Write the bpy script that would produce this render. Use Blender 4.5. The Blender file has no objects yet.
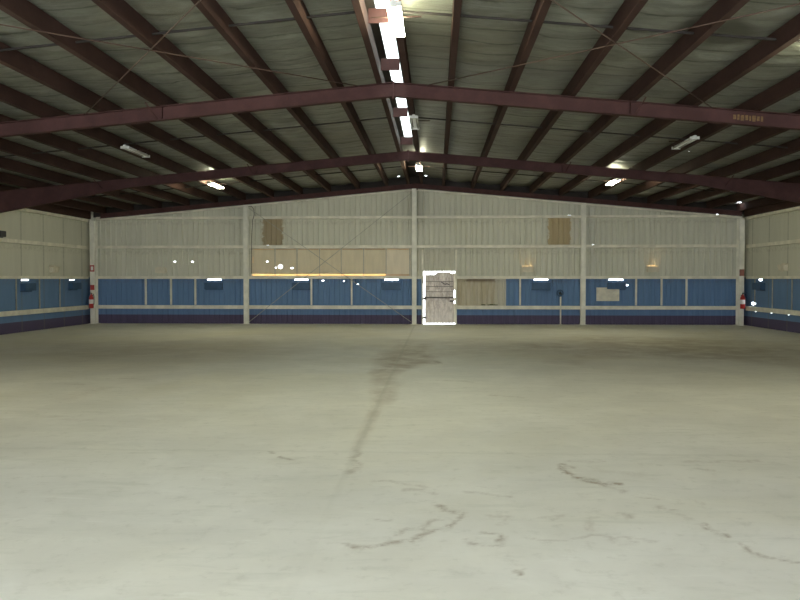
import bpy, math, random
import numpy as np
from mathutils import Vector, Matrix
random.seed(7); np.random.seed(7)
sc = bpy.context.scene
COL = sc.collection
R = math.radians

# ------------------------------------------------------------------ dimensions (metres)
HWL, HWR = 12.45, 12.15   # wall distances from the ridge line at x = 0
HW = 12.45
HWS = {-1: HWL, 1: HWR}; CCX = {-1: -12.20, 1: 11.89}
YB, YF = -2.2, 29.40  # back wall, far gable wall
SL = 0.0905           # roof slope
EYE = 1.70
CAMX = 0.78
RAFT_TOP = 5.25       # top of rafters at the ridge
ROOF = 5.545           # underside of the roof sheet at the ridge
Y1, Y2 = 14.2, 21.75  # the two portal frames in view

# ------------------------------------------------------------------ materials
def newmat(name):
    m = bpy.data.materials.new(name); m.use_nodes = True
    nt = m.node_tree; nt.nodes.clear()
    return m, nt
class NT:
    def __init__(s, name):
        s.m, s.t = newmat(name)
        s.out = s.n('ShaderNodeOutputMaterial')
    def n(s, typ, **kw):
        nd = s.t.nodes.new(typ)
        for k, v in kw.items(): setattr(nd, k, v)
        return nd
    def l(s, a, b): s.t.links.new(a, b)
    def val(s, sock, v):
        if hasattr(v, 'links') or isinstance(v, bpy.types.NodeSocket): s.l(v, sock)
        else: sock.default_value = v
    def math(s, op, a, b=0.0, c=None, clamp=False):
        nd = s.n('ShaderNodeMath', operation=op); nd.use_clamp = clamp
        s.val(nd.inputs[0], a); s.val(nd.inputs[1], b)
        if c is not None: s.val(nd.inputs[2], c)
        return nd.outputs[0]
    def mix(s, f, a, b, blend='MIX'):
        nd = s.n('ShaderNodeMix', data_type='RGBA', blend_type=blend)
        s.val(nd.inputs[0], f)
        s.val(nd.inputs[6], a if not isinstance(a, tuple) else (*a[:3], 1))
        s.val(nd.inputs[7], b if not isinstance(b, tuple) else (*b[:3], 1))
        return nd.outputs[2]
    def noise(s, vec, scale, detail=4, rough=.55, dist=0.0):
        nd = s.n('ShaderNodeTexNoise'); nd.inputs['Scale'].default_value = scale
        nd.inputs['Detail'].default_value = detail; nd.inputs['Roughness'].default_value = rough
        nd.inputs['Distortion'].default_value = dist
        s.l(vec, nd.inputs['Vector']); return nd.outputs['Fac']
    def ramp(s, f, a, b, lo=0.0, hi=1.0):
        nd = s.n('ShaderNodeMapRange'); nd.interpolation_type = 'SMOOTHSTEP'
        s.val(nd.inputs[0], f); nd.inputs[1].default_value = a; nd.inputs[2].default_value = b
        nd.inputs[3].default_value = lo; nd.inputs[4].default_value = hi
        return nd.outputs[0]
    def pos(s):
        g = s.n('ShaderNodeNewGeometry'); return g.outputs['Position']
    def scaled(s, vec, sx, sy, sz):
        nd = s.n('ShaderNodeVectorMath', operation='MULTIPLY'); s.l(vec, nd.inputs[0]); nd.inputs[1].default_value = (sx, sy, sz)
        return nd.outputs[0]
    def xyz(s, vec):
        nd = s.n('ShaderNodeSeparateXYZ'); s.l(vec, nd.inputs[0]); return nd.outputs
    def bsdf(s, color, rough=.6, metal=0.0, spec=.4, bump=None, bstr=.3, bdist=.01):
        b = s.n('ShaderNodeBsdfPrincipled')
        s.val(b.inputs['Base Color'], color if not isinstance(color, tuple) else (*color[:3], 1))
        s.val(b.inputs['Roughness'], rough); b.inputs['Metallic'].default_value = metal
        b.inputs['Specular IOR Level'].default_value = spec
        if bump is not None:
            bp = s.n('ShaderNodeBump'); bp.inputs['Strength'].default_value = bstr; bp.inputs['Distance'].default_value = bdist
            s.l(bump, bp.inputs['Height']); s.l(bp.outputs[0], b.inputs['Normal'])
        return b.outputs[0]
    def done(s, sh): s.l(sh, s.out.inputs[0]); return s.m
    def rect(s, u, v, u0, u1, v0, v1, f=.02):
        a = s.ramp(u, u0 - f, u0 + f); b = s.ramp(u, u1 - f, u1 + f, 1, 0)
        c = s.ramp(v, v0 - f, v0 + f); d = s.ramp(v, v1 - f, v1 + f, 1, 0)
        return s.math('MULTIPLY', s.math('MULTIPLY', a, b), s.math('MULTIPLY', c, d))
    def holes(s, u, v, lst):
        """mask that is 1 inside elliptic / oblong openings (u, v, ru, rv)"""
        acc = None
        for (a, b, ra, rb) in lst:
            du = s.math('DIVIDE', s.math('SUBTRACT', u, a), ra)
            dv = s.math('DIVIDE', s.math('SUBTRACT', v, b), rb)
            p = 2
            d = s.math('ADD', s.math('MULTIPLY', du, du), s.math('MULTIPLY', dv, dv))
            k = s.math('LESS_THAN', d, 1.0)
            acc = k if acc is None else s.math('MAXIMUM', acc, k)
        return acc
    def slots(s, u, v, lst):
        acc = None
        for (a, b, ra, rb) in lst:
            du = s.math('LESS_THAN', s.math('ABSOLUTE', s.math('SUBTRACT', u, a)), ra)
            dv = s.math('LESS_THAN', s.math('ABSOLUTE', s.math('SUBTRACT', v, b)), rb)
            k = s.math('MULTIPLY', du, dv)
            acc = k if acc is None else s.math('MAXIMUM', acc, k)
        return acc
    def cut(s, shader, mask):
        tr = s.n('ShaderNodeBsdfTransparent'); mx = s.n('ShaderNodeMixShader')
        s.l(mask, mx.inputs[0]); s.l(shader, mx.inputs[1]); s.l(tr.outputs[0], mx.inputs[2])
        return mx.outputs[0]

def flat(name, col, rough=.55, metal=0, var=.12, scale=6, spec=.4):
    s = NT(name); p = s.pos(); n = s.noise(p, scale, 4)
    c = s.mix(s.ramp(n, .3, .75), tuple(x * (1 - var) for x in col), tuple(min(1, x * (1 + var)) for x in col))
    return s.done(s.bsdf(c, rough, metal, spec))
def emit(name, col, strength):
    s = NT(name); e = s.n('ShaderNodeEmission'); e.inputs[0].default_value = (*col, 1); e.inputs[1].default_value = strength
    return s.done(e.outputs[0])

M = {}
# red oxide painted steel
def steel(name, col, rust=.35):
    s = NT(name); p = s.pos()
    n = s.noise(s.scaled(p, 1, .5, 1), 2.2, 6, .65); n2 = s.noise(p, 22, 3)
    c = s.mix(s.ramp(n, .35, .7), col, tuple(x * 1.45 for x in col))
    c = s.mix(s.math('MULTIPLY', s.ramp(n2, .55, .75), rust), c, (col[0] * 1.9, col[1] * 1.6, col[2] * 1.2))
    return s.done(s.bsdf(c, .75, 0, .12, n2, .15, .004))
M['steel'] = steel('red_oxide_steel', (.064, .031, .029))
M['purlin'] = steel('dark_red_purlin_paint', (.046, .025, .020))
M['rod'] = flat('brown_rod_paint', (.10, .06, .045), .5)
M['girt'] = flat('cream_girt_paint', (.76, .725, .605), .5, 0, .13, 3)
M['column'] = flat('cream_column_paint', (.78, .76, .66), .5, 0, .10, 3)
M['cream'] = flat('cream_box_paint', (.66, .61, .48), .5)
M['hood'] = flat('dark_blue_hood_paint', (.045, .10, .19), .5)
M['white'] = flat('white_enamel', (.72, .72, .68), .35, 0, .04)
M['unlit_tube'] = flat('unlit_tube_glass', (.5, .49, .42), .2, 0, .02)
M['dark'] = flat('dark_iron', (.03, .032, .034), .5)
M['red'] = flat('red_cylinder_paint', (.42, .03, .025), .3, 0, .05)
M['red_sign'] = flat('red_sign_face', (.40, .05, .045), .5, 0, .06)
M['faded_sign'] = flat('faded_red_sign_face', (.30, .12, .09), .6, 0, .1)
M['label'] = flat('white_label', (.75, .72, .68), .5, 0, .05)
M['rodwhite'] = flat('pale_rod_paint', (.38, .37, .32), .5)
M['cable'] = flat('black_cable_rubber', (.04, .038, .035), .6)
M['yellow'] = flat('faded_yellow_paint', (.17, .10, .04), .6, 0, .3, 30)
M['lamp'] = emit('lit_fluorescent_tube', (1.0, .975, .68), 150)
M['warm'] = emit('warm_lamp_lens', (1.0, .66, .34), 15)
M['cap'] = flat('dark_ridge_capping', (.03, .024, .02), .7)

# concrete floor
s = NT('concrete_floor'); p = s.pos()
big = s.noise(p, .16, 4, .6, .6); mid = s.noise(p, .9, 6, .62, .4); fine = s.noise(p, 7, 7, .7)
stk = s.noise(s.scaled(p, .8, 3.2, 1), 1.5, 7, .72, .5)
spk = s.noise(p, 26, 4, .8)
c = s.mix(s.ramp(mid, .3, .72), (.67, .65, .56), (.775, .755, .66))
c = s.mix(s.math('MULTIPLY', s.ramp(big, .42, .68), .35), c, (.68, .63, .43))
c = s.mix(s.math('MULTIPLY', s.ramp(stk, .50, .74), .45), c, (.53, .525, .42))
c = s.mix(s.math('MULTIPLY', s.ramp(fine, .52, .72), .40), c, (.50, .48, .38))
c = s.mix(s.math('MULTIPLY', s.ramp(stk, .30, .42, 1, 0), .35), c, (.84, .83, .74))
c = s.mix(s.math('MULTIPLY', s.ramp(spk, .66, .74), .35), c, (.25, .22, .16))
at = s.n('ShaderNodeAttribute'); at.attribute_name = 'stain'
a3 = s.xyz(at.outputs['Vector'])
brk = s.ramp(s.noise(p, 9, 5, .75), .34, .60)
c = s.mix(s.math('MULTIPLY', s.math('MULTIPLY', a3[0], brk), .85), c, (.27, .20, .11))
rn = s.ramp(s.noise(p, 1.6, 6, .7), .25, .65)
c = s.mix(s.math('MULTIPLY', s.math('MULTIPLY', a3[1], rn), .8), c, (.29, .205, .11))
c = s.mix(a3[2], c, (.40, .39, .29))
M['floor'] = s.done(s.bsdf(c, s.ramp(mid, .2, .8, .55, .75), 0, .3, fine, .12, .004))

# foil faced roof insulation, grey olive and dusty
s = NT('roof_insulation_foil'); p = s.pos(); x, y, z = s.xyz(p)
n = s.noise(s.scaled(p, 1, 2.5, 1), 1.3, 6, .7, .5); n2 = s.noise(s.scaled(p, .5, 7, 1), 2.0, 5, .7, 1.2)
n3 = s.noise(p, .35, 3)
c = s.mix(s.ramp(n, .3, .7), (.165, .17, .14), (.305, .315, .265))
c = s.mix(s.math('MULTIPLY', s.ramp(n2, .5, .72), .6), c, (.10, .10, .078))
c = s.mix(s.math('MULTIPLY', s.ramp(n3, .45, .7), .4), c, (.22, .20, .14))
lap = s.math('ABSOLUTE', s.math('SUBTRACT', s.math('FRACT', s.math('ADD', s.math('DIVIDE', y, .62), s.math('ADD', s.math('MULTIPLY', n3, .9), s.math('MULTIPLY', n, .45)))), .5))
c = s.mix(s.math('MULTIPLY', s.ramp(lap, .0, .07, 1, 0), s.ramp(n2, .3, .6, .3, 1)), c, (.05, .05, .038))
st = s.holes(x, y, [(5.1, 11.2, .75, .42)])
stn = s.math('MULTIPLY', s.ramp(s.math('ADD', s.math('MULTIPLY', s.math('POWER', s.math('DIVIDE', s.math('SUBTRACT', x, 4.6), .62), 2.0), 1.0), s.math('POWER', s.math('DIVIDE', s.math('SUBTRACT', y, 11.0), .62), 2.0)), .3, 1.2, 1, 0), .75)
c = s.mix(stn, c, (.05, .045, .03))
sh = s.bsdf(c, .42, .25, .5, n2, .5, .03)
hm = s.holes(x, y, [(-6.9, 17.2, .016, .03), (7.0, 19.6, .016, .03), (11.68, 28.75, .08, .20), (-.60, 28.9, .05, .08), (.4, 28.9, .05, .08), (1.5, 28.9, .06, .08)])
M['roof'] = s.done(s.cut(sh, hm))

# translucent roof strip
s = NT('translucent_ridge_sheet')
d = s.n('ShaderNodeBsdfTranslucent'); d.inputs[0].default_value = (.9, .95, .9, 1)
t = s.n('ShaderNodeBsdfTransparent'); t.inputs[0].default_value = (.9, .95, .92, 1)
mx = s.n('ShaderNodeMixShader'); mx.inputs[0].default_value = .3
s.l(d.outputs[0], mx.inputs[1]); s.l(t.outputs[0], mx.inputs[2]); M['sky_sheet'] = s.done(mx.outputs[0])

WHITE = (.605, .595, .495)
def wall_mat(name, kind):
    s = NT(name); p = s.pos(); x, y, z = s.xyz(p)
    u = x if kind == 'far' else y
    n = s.noise(s.scaled(p, 2.5, 2.5, .5), 1.2, 5, .65); n2 = s.noise(p, 9, 4, .7)
    white = s.mix(s.ramp(n, .3, .7), tuple(a * .95 for a in WHITE), tuple(a * 1.04 for a in WHITE))
    blue = s.mix(s.ramp(n, .3, .7), (.12, .212, .37), (.14, .24, .415))
    navy = (.085, .068, .125)
    c = s.mix(s.ramp(z, 1.755, 1.765), blue, white)
    c = s.mix(s.ramp(z, .335, .345), navy, c)
    # patchy brown darkening just below the rails
    for zz in (1.70, 2.80, 3.93):
        k = s.math('MULTIPLY', s.rect(n, z, -1, 9, zz - .16, zz - .02, .06), s.ramp(n2, .42, .62))
        c = s.mix(s.math('MULTIPLY', k, .22), c, (.16, .13, .09))
    if kind == 'far':
        jag = s.math('MULTIPLY', s.math('SUBTRACT', n2, .5), .35)
        uj = s.math('ADD', u, jag)
        # bare unpainted sheet right of the door
        bare = s.mix(s.ramp(n, .35, .65), (.46, .40, .28), (.58, .53, .41))
        c = s.mix(s.rect(u, z, 1.52, 3.40, .62, 1.76, .01), c, bare)
        c = s.mix(s.math('MULTIPLY', s.rect(u, z, 3.0, 3.40, .62, 1.76, .02), .6), c, (.60, .58, .50))
        c = s.mix(s.math('MULTIPLY', s.rect(uj, z, 1.9, 3.0, 1.60, 1.72, .06), .7), c, (.16, .10, .06))
        # brown stained sheets
        c = s.mix(s.math('MULTIPLY', s.rect(uj, z, -5.80, -5.02, 2.97, 3.99, .06), .78), c, (.30, .215, .105))
        c = s.mix(s.math('MULTIPLY', s.rect(uj, z, 4.96, 5.79, 2.97, 3.99, .03), .85), c, (.42, .315, .16))
        c = s.mix(s.math('MULTIPLY', s.rect(u, z, 5.82, 6.1, 2.93, 3.96, .02), .5), c, (.6, .57, .5))
        c = s.mix(s.math('MULTIPLY', s.rect(u, z, .0, 1.5, 2.0, 2.8, .05), .35), c, (.46, .42, .33))
        c = s.mix(s.math('MULTIPLY', s.rect(u, z, -.35, .35, 3.7, 5.2, .3), .22), c, (.22, .21, .15))
        hs = [(-5.08, 2.17, .14, .12), (-5.62, 2.36, .05, .02), (-5.24, 2.13, .07, .04), (-4.68, 2.11, .09, .04),
              (-9.19, 2.36, .045, .02), (-8.50, 2.36, .05, .022), (-8.38, 4.02, .05, .03), (-5.6, 2.955, .09, .03),
              (-3.5, 1.64, .05, .022), (-2.7, 1.62, .03, .02), (-2.18, 1.50, .04, .018), (-5.25, 1.06, .0, .0),
              (5.75, 4.066, .12, .014), (6.62, 2.98, .03, .014), (7.87, 1.47, .05, .03), (6.6, .62, .05, .025),
              (11.15, 4.09, .04, .018), (11.5, 4.09, .04, .018),
              (7.55, 1.12, .0, .0)]
        hs = [h for h in hs if h[2] > 0]
        m = s.holes(u, z, hs)
        sl = [(x_, 1.675, .26, .027) for x_ in (-7.66, -4.32, -.90, 4.70, 7.47)]
        m = s.math('MAXIMUM', m, s.slots(u, z, sl))
        sh = s.cut(s.bsdf(c, .6, 0, .3, n2, .1, .004), m)
    else:
        # sheet joints
        fr = s.math('ABSOLUTE', s.math('SUBTRACT', s.math('FRACT', s.math('DIVIDE', s.math('ADD', y, .50 if kind == 'left' else .45), 1.42)), .5))
        j = s.ramp(fr, .0, .05, .55, 0)
        c = s.mix(s.math('MULTIPLY', j, s.ramp(n2, .2, .7, .4, 1)), c, (.17, .18, .13))
        if kind == 'left':
            m = s.slots(u, z, [(24.55, 1.668, .22, .022), (27.8, 1.67, .20, .011)])
        else:
            m = s.holes(u, z, [(27.9, 1.68, .16, .05), (28.5, .82, .20, .055), (26.2, 2.13, .05, .022), (27.0, .55, .07, .014), (25.7, .55, .07, .014), (28.3, .55, .08, .016)])
        sh = s.cut(s.bsdf(c, .6, 0, .3, n2, .1, .004), m)
    return s.done(sh)
M['wall_far'] = wall_mat('painted_gable_sheet', 'far')
M['wall_left'] = wall_mat('painted_left_wall_sheet', 'left')
M['wall_right'] = wall_mat('painted_right_wall_sheet', 'right')

def trans_mat(name, col, tcol, frac):
    s = NT(name); p = s.pos(); n = s.noise(s.scaled(p, 3, 1, .6), 1.5, 5, .7)
    c = s.mix(s.ramp(n, .3, .7), tuple(a * .88 for a in col), col)
    d = s.bsdf(c, .5, 0, .3)
    t = s.n('ShaderNodeBsdfTranslucent'); t.inputs[0].default_value = (*tcol, 1)
    mx = s.n('ShaderNodeMixShader'); mx.inputs[0].default_value = frac
    s.l(d, mx.inputs[1]); s.l(t.outputs[0], mx.inputs[2])
    x, y, z = s.xyz(p)
    m = s.holes(x, z, [(-5.12, 2.17, .085, .08), (-5.62, 2.36, .05, .02), (-5.30, 2.13, .045, .02), (-4.68, 2.11, .06, .025)])
    return s.done(s.cut(mx.outputs[0], m))
M['panel_a'] = trans_mat('aged_translucent_sheet', (.72, .64, .46), (.9, .66, .40), .03)
M['panel_b'] = trans_mat('pale_translucent_sheet', (.78, .70, .54), (.95, .75, .52), .04)
M['strip'] = trans_mat('thin_yellow_translucent_strip', (.7, .6, .4), (1.0, .74, .42), .5)
M['strip_dim'] = trans_mat('thin_orange_translucent_strip', (.6, .45, .3), (1.0, .62, .34), .10)
# worn door sheet
s = NT('weathered_door_sheet'); p = s.pos(); x, y, z = s.xyz(p); n = s.noise(s.scaled(p, 4, 1, 1.4), 2.5, 6, .75, .4)
c = s.mix(s.ramp(n, .35, .68), (.34, .29, .23), (.66, .59, .50))
c = s.mix(s.math('MULTIPLY', s.ramp(z, .2, .9, 1, 0), .45), c, (.70, .64, .57))
sh = s.bsdf(c, .6, 0, .3)
t = s.n('ShaderNodeBsdfTranslucent'); t.inputs[0].default_value = (.9, .8, .72, 1)
mx = s.n('ShaderNodeMixShader'); mx.inputs[0].default_value = .02
s.l(sh, mx.inputs[1]); s.l(t.outputs[0], mx.inputs[2]); M['door'] = s.done(mx.outputs[0])
M['door_rail'] = flat('dark_door_rail', (.10, .085, .07), .6, 0, .3, 12)
M['patch'] = flat('cream_patch_sheet', (.72, .68, .56), .55, 0, .12, 5)
M['green_dirt'] = flat('mossy_dirt', (.10, .12, .05), .9)

# ------------------------------------------------------------------ mesh helpers
class MB:
    def __init__(s): s.v = []; s.f = []
    def box(s, x0, x1, y0, y1, z0, z1, mat=None):
        b = len(s.v)
        pts = [(x0, y0, z0), (x1, y0, z0), (x1, y1, z0), (x0, y1, z0), (x0, y0, z1), (x1, y0, z1), (x1, y1, z1), (x0, y1, z1)]
        if mat is not None: pts = [tuple(mat @ Vector(q)) for q in pts]
        s.v += pts
        s.f += [tuple(b + i for i in q) for q in ((0, 3, 2, 1), (4, 5, 6, 7), (0, 1, 5, 4), (1, 2, 6, 5), (2, 3, 7, 6), (3, 0, 4, 7))]
        return s
    def prism(s, prof, fn0, fn1):
        """closed profile list of (a, b) lofted between two placing functions"""
        n = len(prof); b = len(s.v)
        s.v += [fn0(*q) for q in prof] + [fn1(*q) for q in prof]
        for i in range(n):
            j = (i + 1) % n; s.f.append((b + i, b + j, b + n + j, b + n + i))
        s.f.append(tuple(b + i for i in reversed(range(n)))); s.f.append(tuple(b + n + i for i in range(n)))
        return s
    def tube(s, pts, r, n=8, caps=True):
        pts = [Vector(q) for q in pts]; rs = r if isinstance(r, (list, tuple)) else [r] * len(pts)
        b = len(s.v); prev = None
        for i, q in enumerate(pts):
            d = (pts[min(i + 1, len(pts) - 1)] - pts[max(i - 1, 0)]).normalized()
            up = Vector((0, 0, 1)) if abs(d.z) < .95 else Vector((1, 0, 0))
            a = d.cross(up).normalized() if prev is None else (prev - d * prev.dot(d)).normalized()
            prev = a; c = d.cross(a)
            for k in range(n):
                t = 2 * math.pi * k / n
                s.v.append(tuple(q + (a * math.cos(t) + c * math.sin(t)) * rs[i]))
        for i in range(len(pts) - 1):
            for k in range(n):
                k2 = (k + 1) % n
                s.f.append((b + i * n + k, b + i * n + k2, b + (i + 1) * n + k2, b + (i + 1) * n + k))
        if caps:
            s.f.append(tuple(b + k for k in reversed(range(n)))); e = b + (len(pts) - 1) * n
            s.f.append(tuple(e + k for k in range(n)))
        return s
    def build(s, name, mat, parent=None, loc=None, smooth=False, bevel=0):
        me = bpy.data.meshes.new(name); me.from_pydata(s.v, [], s.f); me.update()
        if smooth:
            for q in me.polygons: q.use_smooth = True
        me.materials.append(mat)
        o = bpy.data.objects.new(name, me); COL.objects.link(o)
        if parent: o.parent = parent
        if loc: o.location = loc
        if bevel:
            bv = o.modifiers.new('bevel', 'BEVEL'); bv.width = bevel; bv.segments = 2; bv.limit_method = 'ANGLE'
        return o
def tag(o, label=None, cat=None, group=None, kind=None):
    if label: o['label'] = label
    if cat: o['category'] = cat
    if group: o['group'] = group
    if kind: o['kind'] = kind
    return o
def empty(name, loc, label, cat, group=None, rz=0):
    o = bpy.data.objects.new(name, None); COL.objects.link(o); o.location = loc; o.rotation_euler = (0, 0, rz)
    o.empty_display_size = .2
    return tag(o, label, cat, group)
def copy_tree(root, loc, label, rz=None):
    r = root.copy(); COL.objects.link(r); r.location = loc; r['label'] = label
    if rz is not None: r.rotation_euler = (0, 0, rz)
    for ch in [o for o in bpy.data.objects if o.parent == root]:
        c = ch.copy(); COL.objects.link(c); c.parent = r
        for g in [o for o in bpy.data.objects if o.parent == ch]:
            d = g.copy(); COL.objects.link(d); d.parent = c
    return r
def struct(o): o['kind'] = 'structure'; return o
ORD = ['', 'first', 'second', 'third', 'fourth', 'fifth', 'sixth', 'seventh', 'eighth', 'ninth', 'tenth', 'eleventh', 'twelfth', 'thirteenth']

# ------------------------------------------------------------------ value noise for meshes
def vnoise(x, y, seed=0):
    def h(i, j):
        v = np.sin(i * 127.1 + j * 311.7 + seed * 74.7) * 43758.5453
        return v - np.floor(v)
    xi, yi = np.floor(x), np.floor(y); fx, fy = x - xi, y - yi
    fx = fx * fx * (3 - 2 * fx); fy = fy * fy * (3 - 2 * fy)
    return (h(xi, yi) * (1 - fx) + h(xi + 1, yi) * fx) * (1 - fy) + (h(xi, yi + 1) * (1 - fx) + h(xi + 1, yi + 1) * fx) * fy

def grid_mesh(name, X, Y, Z, mat):
    ny, nx = X.shape
    co = np.stack([X, Y, Z], -1).reshape(-1, 3).astype(np.float32)
    i = np.arange(ny - 1)[:, None] * nx + np.arange(nx - 1)[None, :]
    quads = np.stack([i, i + 1, i + nx + 1, i + nx], -1).reshape(-1, 4)
    me = bpy.data.meshes.new(name)
    me.vertices.add(len(co)); me.vertices.foreach_set('co', co.ravel())
    me.loops.add(quads.size); me.loops.foreach_set('vertex_index', quads.ravel().astype(np.int32))
    me.polygons.add(len(quads)); me.polygons.foreach_set('loop_start', (np.arange(len(quads)) * 4).astype(np.int32))
    me.update(calc_edges=True); me.validate()
    me.polygons.foreach_set('use_smooth', np.ones(len(me.polygons), dtype=bool))
    me.materials.append(mat)
    o = bpy.data.objects.new(name, me); COL.objects.link(o); return o

# ------------------------------------------------------------------ floor with stains
def fp(px, py):
    """metres on the floor of a mark seen at (px, py) in the photograph"""
    d = EYE * 780 / (py - 279.0)
    return CAMX + (px - 436) * d / 780 + 0.0, d
xs = np.concatenate([np.arange(-HW, -3.2, .25), np.arange(-3.2, 4.6, .03), np.arange(4.6, HW, .25), [HW]])
ys = np.concatenate([np.arange(YB, 3.9, .4), np.arange(3.9, 9.6, .03), np.arange(9.6, 22, .10), np.arange(22, YF, .25), [YF]])
X, Y = np.meshgrid(xs, ys)
fl = grid_mesh('floor', X, Y, np.zeros_like(X), M['floor']); struct(fl)
stain = np.zeros_like(X); wx = (vnoise(X * 6, Y * 6, 1) - .5) * .10; wy = (vnoise(X * 6, Y * 6, 2) - .5) * .10
wx += (vnoise(X * 17, Y * 17, 3) - .5) * .05; wy += (vnoise(X * 17, Y * 17, 4) - .5) * .05
def stroke(pts, w, a=1.0):
    global stain
    P = [fp(*q) for q in pts]
    for (x0, y0), (x1, y1) in zip(P[:-1], P[1:]):
        dx, dy = x1 - x0, y1 - y0; L = dx * dx + dy * dy + 1e-9
        Xw, Yw = X + wx, Y + wy
        t = np.clip(((Xw - x0) * dx + (Yw - y0) * dy) / L, 0, 1)
        d = np.hypot(Xw - x0 - t * dx, Yw - y0 - t * dy)
        stain = np.maximum(stain, a * np.clip(1.3 - d / w, 0, 1))
stroke([(350, 549), (375, 548), (400, 546), (415, 543), (428, 537), (440, 531), (450, 526), (457, 520), (460, 517), (456, 512), (447, 510), (442, 508)], .032, .75)
stroke([(396, 538), (402, 534), (412, 531), (420, 527), (428, 524), (434, 520)], .022, .55)
stroke([(417, 528), (422, 532), (431, 534)], .02, .5)
stroke([(557, 464), (562, 468), (566, 472), (574, 476), (582, 479), (593, 482), (603, 484), (613, 483)], .042, .95)
stroke([(557, 465), (572, 467)], .03, .5)
stroke([(486, 535), (496, 535), (502, 540), (504, 545), (498, 547), (488, 546), (476, 543), (465, 541)], .028, .7)
stroke([(372, 483), (390, 483), (410, 486), (422, 489), (421, 492), (405, 492)], .03, .42)
stroke([(425, 494), (438, 496)], .03, .35)
stroke([(460, 493), (480, 493), (500, 496), (510, 497)], .03, .38)
stroke([(520, 536), (535, 539), (545, 541), (565, 541), (583, 537), (600, 534), (615, 539), (640, 537), (655, 539)], .022, .35)
stroke([(384, 520), (390, 524), (396, 523)], .02, .4)
stroke([(495, 515), (510, 517), (503, 524)], .025, .35)
stroke([(540, 518), (560, 513), (552, 520)], .03, .3)
stroke([(585, 511), (600, 512)], .02, .4); stroke([(593, 517), (590, 524), (594, 529)], .03, .35)
stroke([(620, 511), (632, 513), (630, 516)], .03, .45)
stroke([(640, 495), (655, 498)], .03, .45); stroke([(657, 504), (675, 508)], .03, .55)
stroke([(670, 511), (690, 517)], .03, .3); stroke([(612, 487), (622, 491)], .03, .4)
stroke([(700, 521), (706, 526), (713, 530), (723, 535)], .024, .75)
stroke([(732, 540), (740, 546), (752, 552), (768, 556), (780, 559), (800, 559)], .024, .65)
stroke([(640, 540), (625, 542), (606, 540)], .02, .3)
stroke([(690, 498), (700, 503)], .03, .3)
stroke([(574, 461), (600, 461)], .04, .35); stroke([(600, 470), (640, 473)], .10, .18)
stroke([(680, 460), (720, 459), (750, 458)], .05, .3); stroke([(696, 467), (706, 468)], .05, .4)
stroke([(521, 573), (525, 575)], .02, .8); stroke([(530, 570), (533, 573)], .012, .5)
stroke([(350, 462), (358, 466), (352, 470), (346, 475)], .05, .55); stroke([(350, 460), (357, 452)], .04, .5)
stroke([(281, 459), (285, 460), (289, 462)], .03, .9); stroke([(268, 455), (270, 456)], .03, .8)
stroke([(55, 386), (80, 387)], .07, .5); stroke([(95, 390), (70, 398), (40, 412)], .08, .25)
stroke([(40, 420), (60, 423), (88, 424)], .07, .25); stroke([(125, 380), (138, 382)], .07, .4)
stroke([(434, 361), (441, 363)], .08, .7); stroke([(436, 380), (470, 382)], .08, .3)
stroke([(490, 395), (520, 397)], .06, .4); stroke([(700, 357), (725, 358)], .10, .4)
rust = np.zeros_like(X)
lx = (vnoise(X * .9, Y * .5, 11) - .5) * .9 + (vnoise(X * 3, Y * 2, 12) - .5) * .35; ly = (vnoise(X * .9, Y * .5, 13) - .5) * .9
def blot(cx, cy, rx, ry, a):
    global rust
    d = ((X + lx * rx - cx) / rx) ** 2 + ((Y + ly * ry - cy) / ry) ** 2
    rust = np.maximum(rust, a * np.clip(1.25 - d, 0, 1))
blot(.05, 17.5, .75, 4.6, .85); blot(.0, 14.8, .45, 2.4, .85); blot(-.02, 12.2, .25, 3.0, .5)
blot(1.8, 19.5, 3.2, 2.6, .35); blot(7.2, 19.5, 4.2, 3.4, .62); blot(-6.5, 18.7, 4.0, 3.0, .30)
blot(-.03, 10.0, .10, 3.5, .45); blot(9.5, 24, 3, 4, .25)
joint = np.clip(1.4 - np.abs(X + .01 + wx * .22) / .026, 0, 1) * np.clip(.06 + (Y - 5.5) * .09, .06, .34) * (Y > 3)
joint = np.maximum(joint, np.clip(1.4 - np.abs(Y - 7.6 - wy * .5) / .035, 0, 1) * .16)
at = fl.data.attributes.new('stain', 'FLOAT_VECTOR', 'POINT')
at.data.foreach_set('vector', np.stack([stain, rust, joint], -1).reshape(-1).astype(np.float32))

# ------------------------------------------------------------------ ceiling
ybr = np.arange(YB, YF + .04, .08); ybr[-1] = YF
PX = [.24] + [1.04 + 1.08 * k for k in range(11)]
def roofz(ax): return ROOF - SL * ax
xa = np.concatenate([np.arange(.24, HW, .15), [HW]])
XX = np.concatenate([-xa[::-1], xa]); gx, gy = np.meshgrid(XX, ybr)
ax = np.abs(gx)
u = np.clip((ax - 1.04) / 1.08 % 1.0, 0, 1)
sag = np.sin(np.pi * u) * .018 * (ax > 1.0)
ph = (gy / .95 + .25 * vnoise(gx * .3, gy * .3, 9)) % 1.0
wr = .045 * ph + .045 * (vnoise(gx * .8 + gy * .3, gy * 4.2, 5) - .2) + .03 * vnoise(gx * 2.5, gy * 7, 6)
zz = roofz(ax) - (sag + wr * np.sin(np.pi * np.clip(u, .0, 1)) ** .5 * (ax > 1.0)) * .85
ceil = grid_mesh('ceiling', gx, gy, zz, M['roof']); struct(ceil)
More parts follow.
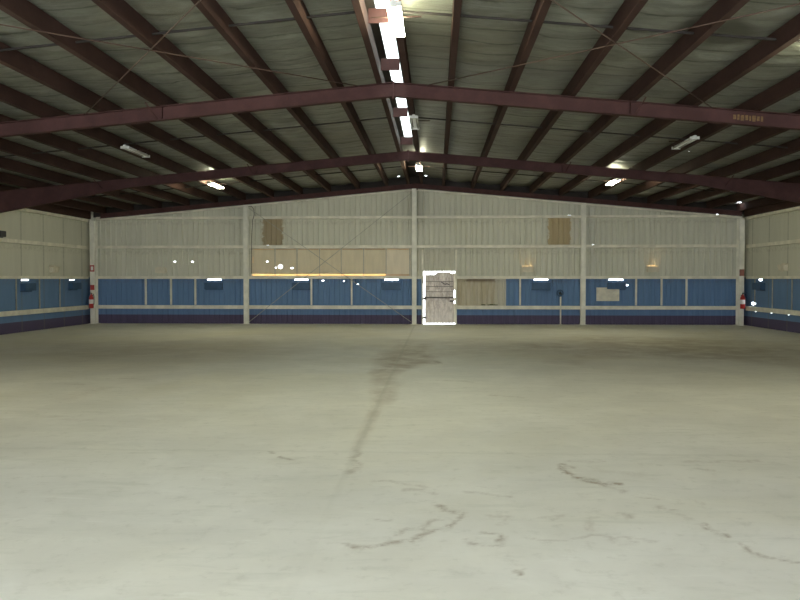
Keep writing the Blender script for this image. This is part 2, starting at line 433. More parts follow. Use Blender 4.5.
# open the ridge slot between the two middle vertex columns
import bmesh
bm = bmesh.new(); bm.from_mesh(ceil.data)
dele = [f for f in bm.faces if abs(f.calc_center_median().x) < .2]
bmesh.ops.delete(bm, geom=dele, context='FACES'); bm.to_mesh(ceil.data); bm.free()
b = MB(); b.box(-.26, -.085, YB, YF, 5.575, 5.585); b.box(.125, .26, YB, YF, 5.575, 5.585); b.box(-.085, .125, 21.8, YF, 5.575, 5.585)
b.box(-.26, -.25, YB, YF, 5.50, 5.585); b.box(.25, .26, YB, YF, 5.50, 5.585)
struct(b.build('trim_1', M['cap']))
w = MB(); w.box(-.085, .125, YB, 21.8, 5.577, 5.583); struct(w.build('window_1', M['sky_sheet']))

# ------------------------------------------------------------------ walls
# far gable wall, ribbed sheet with the door hole and the translucent band left out
prof = []
xx = -HW
k = 0
while xx < HW - .001:
    for dx, dy in ((0, 0), (.12, 0), (.135, -.036), (.18, -.036)):
        if xx + dx < HW: prof.append((xx + dx, dy))
    xx += .20
prof.append((HW, 0))
for cut in (.30, 1.51, -6.22, -.19):
    i = min(range(len(prof)), key=lambda q: abs(prof[q][0] - cut)); prof[i] = (cut, prof[i][1])
rows = [0, 1.81, 1.99, 2.86, 3.98]
v, f = [], []
for (x, dy) in prof:
    for z in rows: v.append((x, YF + dy, z))
    v.append((x, YF + dy, roofz(abs(x)) + .05))
nr = 6
for i in range(len(prof) - 1):
    xm = (prof[i][0] + prof[i + 1][0]) / 2
    for r in range(nr - 1):
        if .30 < xm < 1.51 and r in (0, 1): continue
        if -6.22 < xm < -.19 and r in (1, 2): continue
        a = i * nr + r; f.append((a, a + nr, a + nr + 1, a + 1))
wb = MB(); wb.v, wb.f = v, f; struct(wb.build('wall_far', M['wall_far']))
for name, sx in (('wall_left', -1), ('wall_right', 1)):
    wb = MB(); wb.v = [(sx * HW, YB, 0), (sx * HW, YF, 0), (sx * HW, YF, 4.36), (sx * HW, YB, 4.36)]
    # shallow ribs along the sheet
    yy = np.arange(YB, YF, .35); wb.v = []; wb.f = []
    pr = []
    for q in yy: pr += [(q, 0)]
    pr.append((YF, 0))
    for (q, d) in pr: wb.v += [(sx * (HWS[sx] - d), q, 0), (sx * (HWS[sx] - d), q, 4.50)]
    for i in range(len(pr) - 1): a = i * 2; wb.f.append((a, a + 2, a + 3, a + 1))
    struct(wb.build(name, M[name]))
# back wall behind the camera with its wide loading opening
OW, OH = 8.5, 4.1
wb = MB(); wb.box(-HW, -OW, YB - .05, YB, 0, 4.3); wb.box(OW, HW, YB - .05, YB, 0, 4.3)
wb.prism([(-HW, 4.3), (-OW, 4.3), (OW, 4.3), (HW, 4.3), (HW, 4.36), (0, 5.48), (-HW, 4.36)], lambda a, c: (a, YB - .05, c), lambda a, c: (a, YB, c))
wb.box(-OW, OW, YB - .05, YB, OH, 4.3)
struct(wb.build('wall_back', M['patch']))

# translucent band in the far wall
win = bpy.data.objects.new('window_2', None); COL.objects.link(win); win.location = (-3.2, YF, 1.8); win['kind'] = 'structure'
def wpart(name, mb, mat):
    mb.v = [(a + 3.2, b_ - YF, c - 1.8) for a, b_, c in mb.v]; return mb.build(name, mat, win)
seams = [-6.20, -5.32, -4.48, -3.62, -2.80, -1.95, -1.10, -.21]
for i in range(7):
    a, b2 = seams[i], seams[i + 1]
    m = MB(); m.box(a + .0, b2 - .0, YF - .02, YF - .01, 1.885, 2.845)
    for q in range(1, 4): m.box(a + (b2 - a) * q / 4 - .008, a + (b2 - a) * q / 4 + .008, YF - .026, YF - .019, 1.885, 2.845)
    wpart('translucent_sheet', m, M['panel_b'] if i == 6 else M['panel_a'])
    m = MB(); m.box(a, b2, YF - .03, YF - .021, 1.82, 1.885)
    wpart('light_gap', m, M['strip_dim'] if i == 6 else M['strip'])
    m = MB(); m.box(a + .04, b2 - .04, YF - .03, YF - .021, 2.80, 2.842)
    wpart('light_gap', m, M['strip'] if i in (0, 6) else M['strip_dim'])
    m = MB(); m.box(b2 - .012, b2 + .012, YF - .05, YF - .02, 1.83, 2.84)
    wpart('glazing_bar', m, M['rodwhite'])
m = MB(); m.box(-6.30, -.10, YF - .012, YF - .004, 1.78, 1.832); m.box(-6.30, -.10, YF - .012, YF - .004, 2.845, 2.90); m.box(-6.30, -6.18, YF - .012, YF - .004, 1.8, 2.88); m.box(-.23, -.10, YF - .012, YF - .004, 1.8, 2.88)
wpart('window_frame', m, M['cream'])
m = MB(); m.box(-6.19, -6.14, YF - .028, YF - .024, 2.3, 2.55); wpart('light_gap', m, M['strip'])

# ------------------------------------------------------------------ door
dr = bpy.data.objects.new('door_1', None); COL.objects.link(dr); dr.location = (.9, YF, 0); dr['kind'] = 'structure'
def dpart(name, mb, mat, parent=dr, **kw):
    if parent is dr: mb.v = [(a - .9, b_ - YF, c) for a, b_, c in mb.v]
    return mb.build(name, mat, parent, **kw)
m = MB()
m.box(.24, .30, YF - .10, YF + .02, 0, 2.80); dpart('door_jamb', m, M['girt'])
m = MB(); m.box(1.50, 1.56, YF - .10, YF + .02, 0, 2.80); dpart('door_jamb', m, M['girt'])
# leaf: corrugated, hung slightly askew so that daylight shows round it
lx0, lx1 = .365, 1.455
pts = []
q = lx0
while q < lx1:
    pts += [(q, 0), (q + .07, 0), (q + .085, -.016), (q + .125, -.016)]; q += .14
pts = [p_ for p_ in pts if p_[0] < lx1] + [(lx1, 0)]
m = MB()
for (a, d) in pts:
    top = 1.86 if a < .72 else (1.86 + min(1, (a - .72) / .14) * .105 if a < 1.34 else 1.90)
    m.v += [(a, YF - .03 + d, .045), (a, YF - .03 + d, top), ]
for i in range(len(pts) - 1): a = 2 * i; m.f.append((a, a + 2, a + 3, a + 1))
leaf = dpart('door_leaf', m, M['door'])
for z, h in ((1.60, .02), (1.42, .02), (1.22, .02)):
    m = MB(); m.box(lx0, lx1, YF - .065, YF - .048, z - h / 2, z + h / 2); dpart('door_rail', m, M['door_rail'])
m = MB(); m.box(.33, lx1 - .02, YF - .09, YF - .048, .975, 1.03); dpart('door_rail', m, M['door_rail'])
m = MB(); m.box(lx0, lx1, YF - .065, YF - .048, .04, .065); dpart('door_rail', m, M['door'])
m = MB(); m.box(lx0, lx0 + .03, YF - .07, YF - .048, .045, 1.84); dpart('door_stile', m, M['door'])
m = MB(); m.box(lx1 - .03, lx1, YF - .07, YF - .048, .045, 1.92); dpart('door_stile', m, M['door'])
m = MB(); m.box(.30, .42, YF - .085, YF - .055, .93, .99); m.tube([(.335, YF - .08, .90), (.335, YF - .08, 1.02)], .02); dpart('hinge', m, M['door_rail'])
m = MB(); m.box(.30, .42, YF - .085, YF - .055, .22, .28); m.tube([(.335, YF - .08, .19), (.335, YF - .08, .31)], .02); dpart('hinge', m, M['door_rail'])
m = MB(); m.box(1.30, 1.44, YF - .10, YF - .06, .84, .90); m.tube([(1.34, YF - .10, .87), (1.34, YF - .14, .87), (1.25, YF - .14, .87)], .012); dpart('door_latch', m, M['door_rail'])
m = MB(); m.box(lx0 + .02, lx1, YF - .066, YF - .05, -.02, .02, Matrix.Translation((0, 0, 1.53)) @ Matrix.Rotation(0, 4, 'Y'))
m = MB(); m.tube([(.98, YF - .06, 1.58), (1.12, YF - .06, 1.50), (1.2, YF - .06, 1.52), (1.3, YF - .06, 1.47)], .018); dpart('torn_strip', m, M['door_rail'])
# right jamb infill so only slits of daylight remain there
m = MB(); m.box(1.45, 1.50, YF - .02, YF, 1.28, 1.92); m.box(1.45, 1.50, YF - .02, YF, .045, .78); m.box(1.44, 1.50, YF - .02, YF, .88, 1.0)
dpart('door_stop', m, M['girt'])
m = MB(); m.box(.30, .33, YF - .02, YF, 1.55, 1.80); dpart('door_stop', m, M['girt'])

# ------------------------------------------------------------------ end wall columns, girts
def isec(w, d, t=.012):
    return [(-w / 2, -d / 2), (w / 2, -d / 2), (w / 2, -d / 2 + t), (t / 2, -d / 2 + t), (t / 2, d / 2 - t), (w / 2, d / 2 - t),
            (w / 2, d / 2), (-w / 2, d / 2), (-w / 2, d / 2 - t), (-t / 2, d / 2 - t), (-t / 2, -d / 2 + t), (-w / 2, -d / 2 + t)]
CY = 29.14
cols = [(-6.37, 'left of the long translucent panels'), (-.03, 'under the ridge, just left of the bright door'), (6.2, 'right of the white wall patch, between the two blue hooded vents') ]
cols[2] = (6.21, 'between the standing pipe and the cream patch')
for x, txt in cols:
    top = 5.06 - SL * abs(x)
    r = empty('steel_column', (x, CY, 0), 'tall cream steel column on the far wall ' + txt, 'column', 'cream columns on the far wall')
    MB().prism(isec(.165, .20), lambda a, c: (a, c, .012), lambda a, c: (a, c, top)).build('shaft', M['column'], r)
    MB().box(-.13, .13, -.13, .13, 0, .012).build('base_plate', M['column'], r)
for sx, nm in ((-1, 'left'), (1, 'right')):
    r = empty('steel_column', (CCX[sx], 29.08, 0), 'wide cream corner column in the far %s corner of the hall' % nm, 'column', 'cream columns on the far wall')
    MB().prism(isec(.18, .30, .016), lambda a, c: (a, c, .015), lambda a, c: (a, c, 3.90)).build('shaft', M['column'], r)
    MB().box(-.16, .16, -.18, .18, 0, .015).build('base_plate', M['column'], r)
# rails (girts) along the far wall
def crail(h, d, t=.012):   # C section profile: (depth, height)
    return [(0, 0), (d, 0), (d, .03), (d - t, .03), (d - t, t), (t, t), (t, h - t), (d - t, h - t), (d - t, h - .03), (d, h - .03), (d, h), (0, h)]
gn = 'cream rails across the far wall'
def far_girt(z0, h, x0, x1, label):
    m = MB(); pr = [(-.14, 0), (0, 0), (0, h), (-.14, h), (-.14, h - .02), (-.015, h - .02), (-.015, .02), (-.14, .02)]
    pr = [(-.14, 0), (-.0, 0), (-.0, .012), (-.128, .012), (-.128, h - .012), (0, h - .012), (0, h), (-.14, h)]
    m.prism(pr, lambda a, c: (x0, YF - .032 + a * 1.15, z0 + c), lambda a, c: (x1, YF - .032 + a * 1.15, z0 + c))
    return tag(m.build('wall_rail', M['girt']), label, 'rail', gn)
far_girt(3.97, .09, -12.15, 11.85, 'cream steel rail highest on the far wall, just under the roof slope')
far_girt(2.865, .105, -12.15, 11.85, 'cream steel rail along the top of the translucent band on the far wall')
far_girt(1.705, .10, -12.15, .235, 'cream steel rail where white meets blue, left of the bright door')
far_girt(1.705, .10, 1.565, 11.85, 'cream steel rail where white meets blue, right of the bright door')
far_girt(.57, .13, -12.15, .235, 'lowest cream steel rail across the blue band, left of the bright door')
far_girt(.57, .13, 1.565, 11.85, 'lowest cream steel rail across the blue band, right of the bright door')
# uprights in the blue band
ups = [(-10.3, 'first upright right of the far left corner'), (-9.32, 'second upright right of the far left corner'), (-8.38, 'third upright right of the far left corner, beside a blue vent'),
       (-3.93, 'upright below the translucent band, beside the vent at its left'), (-2.40, 'upright below the middle of the translucent band, crossed by the brace'),
       (3.92, 'upright right of the bare tan sheet'), (8.20, 'upright right of the cream patch and its vent'), (9.13, 'middle of the three uprights towards the far right corner'), (10.04, 'upright nearest the far right corner')]
for x, txt in ups:
    o = MB().box(-.03, .03, -.07, .0, 0, .985).build('wall_upright', M['girt'], None, (x, YF - .034, .718))
    tag(o, 'short cream ' + txt, 'upright', 'short uprights in the blue band')
# side rails
for sx, nm in ((-1, 'left'), (1, 'right')):
    for z0, h, txt in ((3.86, .10, 'highest cream rail on the %s wall'), (2.82, .12, 'cream rail halfway up the white part of the %s wall'),
                       (1.705, .09, 'cream rail where white meets blue on the %s wall'), (.56, .15, 'lowest cream rail across the blue of the %s wall')):
        m = MB(); pr = [(0, 0), (.11, 0), (.11, h), (0, h), (0, h - .012), (.098, h - .012), (.098, .012), (0, .012)]
        ye = 28.90
        m.prism(pr, lambda a, c: (sx * (HWS[sx] - .015 - a), YB + .05, z0 + c), lambda a, c: (sx * (HWS[sx] - .015 - a), ye, z0 + c))
        tag(m.build('wall_rail', M['girt']), 'long ' + txt % nm, 'rail', 'cream rails along the %s wall' % nm)
    for i, y in enumerate((26.8, 25.4, 23.95, 22.5) if sx < 0 else (28.3, 26.85, 25.4, 23.95)):
        o = MB().box(-.015, .015, -.02, .02, 0, .99).build('wall_upright', M['rodwhite'], None, (sx * (HWS[sx] - .04), y, .713))
        tag(o, 'slim cream upright in the blue band of the %s wall, %s from the far corner' % (nm, ORD[i + 1]), 'upright', 'slim uprights on the %s wall' % nm)
    m = MB(); m.box(-.04, .04, YB, YF - .2, 3.98, 4.28)
    o = m.build('eave_beam', M['purlin'], None, (sx * (HWS[sx] - .06), 0, 0)); tag(o, 'dark red eave beam along the top of the %s wall' % nm, 'beam')

# ------------------------------------------------------------------ purlins
def purlin_mesh(sx):
    d, t, w_ = .26, .006, .10
    pr = [(0, 0), (w_, 0), (w_, .02), (w_ - t, .02), (w_ - t, t), (t, t), (t, d - t), (w_ - t, d - t), (w_ - t, d - .02), (w_, d - .02), (w_, d), (0, d)]
    return pr
for sx, nm in ((-1, 'left'), (1, 'right')):
    src = None
    for i, px in enumerate(PX):
        x = sx * px; z = RAFT_TOP - SL * px
        if src is None:
            m = MB(); m.prism(purlin_mesh(sx), lambda a, c: (sx * (a - .04), YB + .06, c), lambda a, c: (sx * (a - .04), YF - .12, c))
            src = o = m.build('roof_purlin', M['purlin'])
        else:
            o = src.copy(); COL.objects.link(o)
        o.location = (x, 0, z + .002)
        if i == 0: lab = 'dark red roof purlin at the ridge, %s edge of the bright skylight strip' % nm
        elif i == 11: lab = 'outermost dark red roof purlin on the %s side, by the eave' % nm
        else: lab = 'dark red roof purlin, %s out to the %s from the ridge pair' % (ORD[i], nm)
        tag(o, lab, 'purlin', 'roof purlins on the %s slope' % nm)
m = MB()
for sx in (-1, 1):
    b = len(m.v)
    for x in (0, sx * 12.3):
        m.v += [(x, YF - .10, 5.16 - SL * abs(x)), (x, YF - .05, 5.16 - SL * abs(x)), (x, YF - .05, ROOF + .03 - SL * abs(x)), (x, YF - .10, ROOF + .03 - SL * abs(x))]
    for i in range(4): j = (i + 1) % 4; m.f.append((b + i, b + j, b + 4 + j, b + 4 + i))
struct(m.build('gable_shade_strip', M['cap']))  # dark strip above the end rafter, standing in for the shade under the roof
m = MB()
for sx in (-1, 1):
    b = len(m.v)
    for x in (0, sx * 12.0):
        m.v += [(x, YF - .20, 5.015 - SL * abs(x)), (x, YF - .06, 5.015 - SL * abs(x)), (x, YF - .06, 5.06 - SL * abs(x)), (x, YF - .20, 5.06 - SL * abs(x))]
    for i in range(4): j = (i + 1) % 4; m.f.append((b + i, b + j, b + 4 + j, b + 4 + i))
struct(m.build('trim_3', M['girt']))
# ridge ties between the two ridge purlins
for y, txt in ((7.6, 'nearest the camera'), (10.85, 'beside the lit ridge lamp'), (13.3, 'just before the near portal frame'), (17.1, 'midway between the two portal frames'), (20.6, 'just before the second portal frame')):
    o = MB().box(-.16, .16, -.006, .006, 0, .20).build('ridge_tie', M['steel'], None, (0, y, 5.235), bevel=0)
    tag(o, 'red steel tie plate across the skylight strip, ' + txt, 'tie plate', 'tie plates across the ridge skylight')

# ------------------------------------------------------------------ portal frames
def rafter_mb(sx, depth, w=.15, haunch=True, top=RAFT_TOP, x_end=11.95, t=.014):
    """I section rafter half; top flange, web, bottom flange follow the slope and the haunch"""
    m = MB()
    st = [0, 7.8, x_end] if haunch else [0, x_end]
    def bot(x):
        h = 0 if not haunch else max(0, (x - 7.8) / (11.9 - 7.8)) * .38
        return top - SL * x - depth - h
    for a, c in zip(st[:-1], st[1:]):
        for (lo, hi, ww) in ((lambda x: top - SL * x - t, lambda x: top - SL * x, w), (lambda x: bot(x) + t, lambda x: top - SL * x - t, .009), (lambda x: bot(x), lambda x: bot(x) + t, w)):
            b = len(m.v)
            for x in (a, c):
                m.v += [(sx * x, -ww / 2, lo(x)), (sx * x, ww / 2, lo(x)), (sx * x, ww / 2, hi(x)), (sx * x, -ww / 2, hi(x))]
            for i in range(4): j = (i + 1) % 4; m.f.append((b + i, b + j, b + 4 + j, b + 4 + i))
            m.f += [(b, b + 3, b + 2, b + 1), (b + 4, b + 5, b + 6, b + 7)]
    return m
def portal(y, label):
    r = empty('portal_frame', (0, y, 0), label, 'steel frame', 'dark red portal frames')
    for sx in (-1, 1):
        rafter_mb(sx, .25).build('rafter', M['steel'], r)
        MB().prism(isec(.26, .17, .014), lambda a, c: (sx * (HWS[sx] - .28) + a, c, .02), lambda a, c: (sx * (HWS[sx] - .28) + a, c, 3.95)).build('column', M['column'], r)
        MB().box(sx * (HWS[sx] - .28) - .16, sx * (HWS[sx] - .28) + .16, -.12, .12, 0, .02).build('base_plate', M['column'], r)
        MB().box(min(sx * .0, sx * .014), max(sx * .0, sx * .014), -.085, .085, 4.95, 5.27).build('apex_plate', M['steel'], r)
        for x in (4.32, 8.64):
            z = RAFT_TOP - SL * x
            f_ = MB()
            f_.tube([(sx * x, -.06, z - .23), (sx * (x + .10), -.38, z + .0)], .012, 6); f_.tube([(sx * x, .06, z - .23), (sx * (x + .10), .38, z + .0)], .012, 6)
            f_.build('fly_brace', M['steel'], r)
        MB().box(sx * 4.24 - .006, sx * 4.24 + .006, -.07, .07, RAFT_TOP - SL * 4.24 - .24, RAFT_TOP - SL * 4.24 - .012).build('web_stiffener', M['steel'], r)
    # bolted web cover at the apex
    MB().box(-.24, .24, -.022, -.006, 5.005, 5.215).build('apex_web_plate', M['steel'], r)
    return r
pf = portal(Y1, 'dark red steel portal frame nearer the camera, crossing the whole roof')
portal(Y2, 'dark red steel portal frame behind the nearer one, just before the far wall lamps')
# faded painted marking on the near right rafter
mk = MB()
for i, (a, c) in enumerate(((0, .05), (.07, .04), (.13, .06), (.21, .05), (.28, .03), (.33, .06), (.41, .05), (.48, .04))):
    xx_ = 6.05 + a; zc = RAFT_TOP - SL * xx_ - .125
    mk.box(xx_, xx_ + c, -.0085, -.0055, zc - .04 - .008 * (i % 3), zc + .042 + .006 * (i % 2))
mk.build('painted_marking', M['yellow'], pf)
r = empty('end_rafter', (0, 29.12, 0), 'dark red rafter lying along the top of the far gable wall', 'steel frame')
for sx in (-1, 1): rafter_mb(sx, .17, .12, False).build('rafter', M['steel'], r)
MB().box(-.09, .09, -.07, .07, 5.02, 5.245).build('apex_plate', M['steel'], r)

# ------------------------------------------------------------------ bridging and bracing rods in the roof
for y, bay in ((10.75, 'in the nearest bay'), (17.75, 'between the two portal frames'), (25.4, 'nearest the far wall')):
    for sx, nm in ((-1, 'left'), (1, 'right')):
        m = MB(); x0, x1 = .3, 11.75
        m.prism([(-.014, 0), (.014, 0), (.014, .028), (-.014, .028)], lambda a, c: (sx * x0, a, RAFT_TOP + .12 - SL * x0 + c), lambda a, c: (sx * x1, a, RAFT_TOP + .12 - SL * x1 + c))
        o = m.build('purlin_bridging', M['cap'], None, (0, y, 0))
        tag(o, 'thin dark strut between the %s slope purlins, %s' % (nm, bay), 'strut', 'struts between purlins')
def rod(p0, p1, r, label, cat='brace rod', group='roof bracing rods', mat='rod', n=6, sag=.0):
    p0, p1 = Vector(p0), Vector(p1)
    pts = [p0.lerp(p1, t) - Vector((0, 0, sag * math.sin(math.pi * t))) for t in (0, .17, .33, .5, .67, .83, 1)]
    c = (p0 + p1) / 2
    o = MB().tube([q - c for q in pts], r, n).build('brace_rod', M[mat], None, tuple(c), True)
    return tag(o, label, cat, group)
def rz(x, o=-.03): return RAFT_TOP - SL * abs(x) + o
for sx, nm in ((-1, 'left'), (1, 'right')):
    rod((sx * .6, Y1 - .08, rz(.6, -.02)), (sx * 6.8, 6.7, rz(6.8)), .009, 'thin brown brace rod on %s roof slope spreading outwards overhead from the ridge' % nm, sag=.0)
    rod((sx * 5.65, Y1 - .08, rz(5.65, -.01)), (sx * .1, 6.7, rz(.1, -.055)), .009, 'thin brown brace rod on %s roof slope closing towards the ridge overhead' % nm, sag=.0)
# X bracing on the far wall between column one and two
rod((-6.22, 28.99, .10), (-.12, 28.99, 4.90), .011, 'thin pale brace rod rising from left column foot to the ridge column top', 'brace rod', 'wall bracing rods', 'rodwhite')
rod((-.14, 28.955, .10), (-6.22, 28.955, 4.35), .011, 'thin pale brace rod falling from left column top to the ridge column foot', 'brace rod', 'wall bracing rods', 'rodwhite')

# ------------------------------------------------------------------ lamps
def lamp(x, y, lit, label, src=None):
    z = RAFT_TOP - SL * abs(x) - .01
    if src is not None: return copy_tree(src, (x, y, z), label)
    r = empty('fluorescent_lamp', (x, y, z), label, 'lamp', 'lit ridge and slope lamps' if lit else 'unlit lamps on the purlins')
    MB().prism([(-.03, 0), (-.035, -.05), (.035, -.05), (.03, 0)], lambda a, c: (a, -.66, c), lambda a, c: (a, .66, c)).build('housing', M['white'], r)
    for sx in (-1, 1):
        MB().tube([(sx * .068, -.61, -.05), (sx * .068, .61, -.05)], .021, 6).build('tube', M['lamp'] if lit else M['unlit_tube'], r, None, not lit)
    MB().box(-.34, .34, -.02, .02, -.012, .0).build('mounting_bar', M['purlin'], r)
    for sy in (-1, 1): MB().box(-.095, .095, sy * .635 - .012, sy * .635 + .012, -.078, -.022).build('end_cap', M['white'], r)
    return r
L0 = lamp(.24, 10.55, True, 'brightly lit fluorescent lamp under the ridge at the top of the picture')
lamp(6.15, 10.5, True, 'lit fluorescent lamp on the right slope nearest the camera, just beyond the right edge', L0)
lamp(-6.15, 10.3, True, 'lit fluorescent lamp on the left slope nearest the camera, just beyond the left edge', L0)
lamp(.24, 24.4, True, 'small lit lamp under the ridge behind the second portal frame', L0)
lamp(6.15, 24.0, True, 'lit fluorescent lamp on the right slope close to the far wall', L0)
lamp(-6.15, 24.3, True, 'lit fluorescent lamp on the left slope close to the far wall', L0)
U0 = lamp(.30, 17.4, False, 'unlit lamp beside the ridge skylight between the two portal frames')
lamp(6.15, 17.2, False, 'unlit pale lamp on the right slope between the two portal frames', U0)
lamp(-6.15, 17.8, False, 'unlit pale lamp on the left slope between the two portal frames', U0)

# ------------------------------------------------------------------ hooded vents
def vent(loc, label, rz_=0, src=None):
    if src is not None: return copy_tree(src, loc, label, rz_)
    r = empty('wall_vent', loc, label, 'vent', 'dark blue hooded vents under the rail', rz_)
    m = MB(); pr = [(0, -.26), (-.17, -.26), (-.17, -.02), (-.155, -.02), (-.155, -.245), (0, -.245)]
    m.prism(pr, lambda a, c: (-.33, a, c), lambda a, c: (.33, a, c))
    m.build('hood', M['hood'], r)
    for sx in (-1, 1):
        MB().prism([(0, -.26), (-.17, -.26), (-.17, -.02), (0, -.02)], lambda a, c: (sx * .333 - .004, a, c), lambda a, c: (sx * .333 + .004, a, c)).build('side_plate', M['hood'], r)
    MB().box(-.35, .35, -.012, 0, -.30, -.262).build('fixing_flange', M['hood'], r)
    return r
VZ = 1.585
v0 = vent((-7.66, YF - .03, VZ), 'dark blue hooded vent left of the translucent panels, daylight slit above it')
for x, t_ in ((-4.32, 'dark blue hooded vent with daylight slit under the left part of the translucent panels'), (-.90, 'dark blue hooded vent with daylight slit just left of the ridge column'),
              (4.70, 'dark blue hooded vent with daylight slit, just left of the standing pipe'), (7.47, 'dark blue hooded vent with daylight slit above the cream patch')):
    vent((x, YF - .03, VZ), t_, 0, v0)
vent((-HWL + .03, 24.55, VZ), 'dark blue hooded vent on the left wall, at the left edge of the picture', R(90), v0)
vent((-HWL + .03, 27.8, VZ), 'dark blue hooded vent on the left wall, nearer the far corner', R(90), v0)
vent((HWR - .03, 27.8, VZ), 'dark blue hooded vent on the right wall beside the far corner', R(-90), v0)

# small cream wall lamps that shine upwards
def uplight(loc, label, rz_=0, lit=True):
    r = empty('wall_light', loc, label, 'wall light', 'small cream box lights above the blue band', rz_)
    m = MB(); m.prism([(0, 0), (-.10, .0), (-.14, .20), (-.125, .20), (-.088, .012), (0, .012)], lambda a, c: (-.20, a, c), lambda a, c: (.20, a, c))
    for sx in (-1, 1): m.box(sx * .20 - .005, sx * .20 + .005, -.11, 0, 0, .19)
    m.box(-.21, .21, -.004, .035, -.02, .24)
    m.build('box', M['cream'], r)
    MB().box(-.13, .13, -.075, -.015, .06, .09).build('lens', M['warm'] if lit else M['unlit_tube'], r)
    return r
uplight((-9.7, YF - .03, 1.93), 'unlit cream box light on the far wall, towards the left corner', 0, False)
uplight((4.2, YF - .03, 1.97), 'glowing cream box light on the far wall, right of the door')
uplight((8.81, YF - .03, 1.97), 'glowing cream box light on the far wall, towards the right corner')
uplight((-HWL + .03, 26.35, 1.93), 'unlit cream box light on the left wall', R(90), False)
uplight((HWR - .03, 26.0, 1.97), 'small cream box light on the right wall', R(-90), False)

# ------------------------------------------------------------------ fire extinguishers and signs
def extinguisher(x, y, z, label):
    r = empty('fire_extinguisher', (x, y, z), label, 'fire extinguisher', 'extinguishers on the corner columns')
    prof_ = [(0, .075), (.02, .085), (.40, .085), (.46, .06), (.49, .03), (.52, .03)]
    m = MB(); m.tube([(0, 0, q[0]) for q in prof_], [q[1] for q in prof_], 20); m.build('cylinder', M['red'], r, None, True)
    m = MB(); m.tube([(0, 0, .17), (0, 0, .33)], .0865, 20, False); m.build('label_band', M['label'], r, None, True)
    m = MB(); m.tube([(0, 0, .52), (0, 0, .56)], .022, 10); m.box(-.012, .012, -.10, .03, .56, .575); m.box(-.012, .012, -.10, .02, .595, .61); m.build('valve_handle', M['dark'], r)
    m = MB(); m.tube([(.02, 0, .545), (.09, -.01, .53), (.115, -.01, .42), (.11, -.01, .22), (.10, -.01, .14)], .011, 8); m.build('hose', M['dark'], r, None, True)
    m = MB(); m.box(-.03, .03, .085, .10, .1, .5); m.build('wall_bracket', M['dark'], r)
    return r
extinguisher(-12.20, 28.82, .60, 'red fire extinguisher with white band on the far left corner column')
extinguisher(11.89, 28.82, .62, 'red fire extinguisher on the far right corner column')
def sign(x, z, w, h, label, mat, inner=None):
    o = MB().box(-w / 2, w / 2, -.004, .004, -h / 2, h / 2).build('safety_sign', M[mat], None, (x, 28.923, z))
    tag(o, label, 'sign', 'small signs on the corner columns')
    if inner: MB().box(-w * .28, w * .28, -.0065, -.004, -h * .30, h * .30).build('sign_symbol', M[inner], o)
sign(-12.20, 2.10, .17, .24, 'small red and white sign high on the far left corner column', 'red_sign', 'label')
sign(-12.20, 1.38, .16, .19, 'small plain red sign above the extinguisher on the far left column', 'red_sign')
sign(11.89, 1.93, .17, .24, 'small faded red sign on the far right corner column', 'faded_sign')

# ------------------------------------------------------------------ bits on the far wall
r = empty('standing_pipe', (5.40, YF - .22, 0), 'thin pale pipe standing against the blue wall with a dark round valve on top', 'pipe')
MB().tube([(0, 0, 0), (0, 0, 1.08)], .028, 10).build('pipe', M['girt'], r, None, True)
m = MB(); ring = [( -.03 + .11 * math.cos(t * math.pi / 8), -.05, 1.18 + .11 * math.sin(t * math.pi / 8)) for t in range(17)]
m.tube(ring, .022, 8, False); m.tube([(-.15, -.05, 1.18), (.09, -.05, 1.18)], .014, 6); m.tube([(-.03, -.05, 1.07), (-.03, -.05, 1.30)], .014, 6)
m.build('handwheel', M['hood'], r, None, True)
m = MB(); m.tube([(0, 0, 1.06), (0, 0, 1.15), (-.03, 0, 1.2)], [.045, .06, .04], 10); m.tube([(-.03, -.07, 1.18), (-.03, .16, 1.18)], .03, 8); m.build('valve', M['dark'], r, None, True)
MB().tube([(0, 0, 0), (0, 0, .02)], .06, 12).build('floor_flange', M['girt'], r)
o = MB(); q = 6.75
while q < 7.57:
    o.box(q, q + .095, YF - .045, YF - .0375, .88, 1.385); o.box(q + .095, q + .12, YF - .055, YF - .0375, .88, 1.385); q += .12
tag(o.build('patch_panel', M['patch']), 'small cream sheet patch screwed on the blue wall under a vent', 'panel')
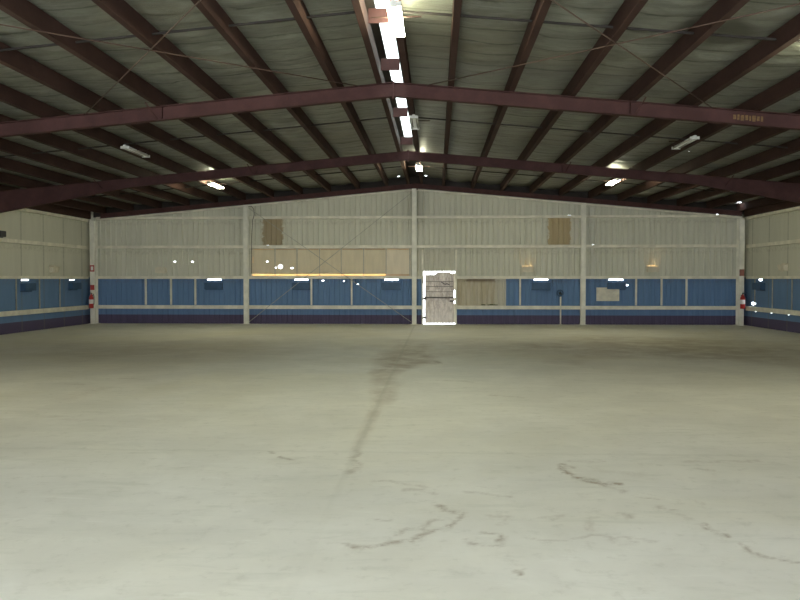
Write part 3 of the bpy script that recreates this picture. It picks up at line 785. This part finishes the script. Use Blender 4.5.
m = MB(); m.tube([(-6.24, 28.98, 4.40), (-6.12, 28.97, 4.42), (-6.03, 28.97, 4.30), (-6.02, 28.98, 4.10), (-6.08, 28.99, 3.9), (-6.12, 28.99, 3.3), (-6.13, 28.99, 2.6), (-6.13, 28.99, 1.9)], .010, 8)
tag(m.build('cable', M['cable'], None, None, True), 'dark cable curling down from the roof beside the left column', 'cable')
m = MB()
for k_ in range(7):
    a = random.uniform(0, .8); m.box(2.45 + a, 2.45 + a + .12, YF - .12, YF - .04, .716, .73 + random.uniform(.01, .03))
tag(m.build('debris', M['green_dirt']), 'mossy dirt lying on the lowest rail right of the door', 'dirt', None, 'stuff')
# dark flood light on the left wall rail
r = empty('flood_light', (-HWL + .14, 22.85, 2.945), 'small dark flood light on the left wall rail at the picture edge', 'flood light')
MB().box(-.08, .14, -.16, .16, .02, .20).build('housing', M['dark'], r, bevel=.015)
MB().box(-.02, .02, -.20, .20, -.0, .02).build('bracket', M['dark'], r)

# ------------------------------------------------------------------ world and camera
w = bpy.data.worlds.new('sky'); sc.world = w; w.use_nodes = True
bg = w.node_tree.nodes['Background']; bg.inputs[0].default_value = (.89, .945, 1.0, 1); bg.inputs[1].default_value = 8.0
cam = bpy.data.cameras.new('camera'); cam.sensor_width = 36; cam.lens = 780 / 800 * 36; cam.clip_end = 200; cam.clip_start = .05
co = bpy.data.objects.new('camera', cam); COL.objects.link(co)
yaw, pitch, roll = math.atan(36 / 780), math.atan(21 / 780), R(-.0)
co.location = (CAMX, 0, EYE)
co.rotation_euler = (Matrix.Rotation(yaw, 4, 'Z') @ Matrix.Rotation(R(90) - pitch, 4, 'X') @ Matrix.Rotation(roll, 4, 'Z')).to_euler()
sc.camera = co
sc.view_settings.view_transform = 'Standard'; sc.view_settings.look = 'None'
sc.view_settings.exposure = 0; sc.view_settings.gamma = 1; sc.view_settings.use_curve_mapping = False
cy = sc.cycles
cy.use_denoising = True; cy.max_bounces = 10; cy.diffuse_bounces = 6; cy.transparent_max_bounces = 12
cy.sample_clamp_indirect = 6; cy.use_adaptive_sampling = False
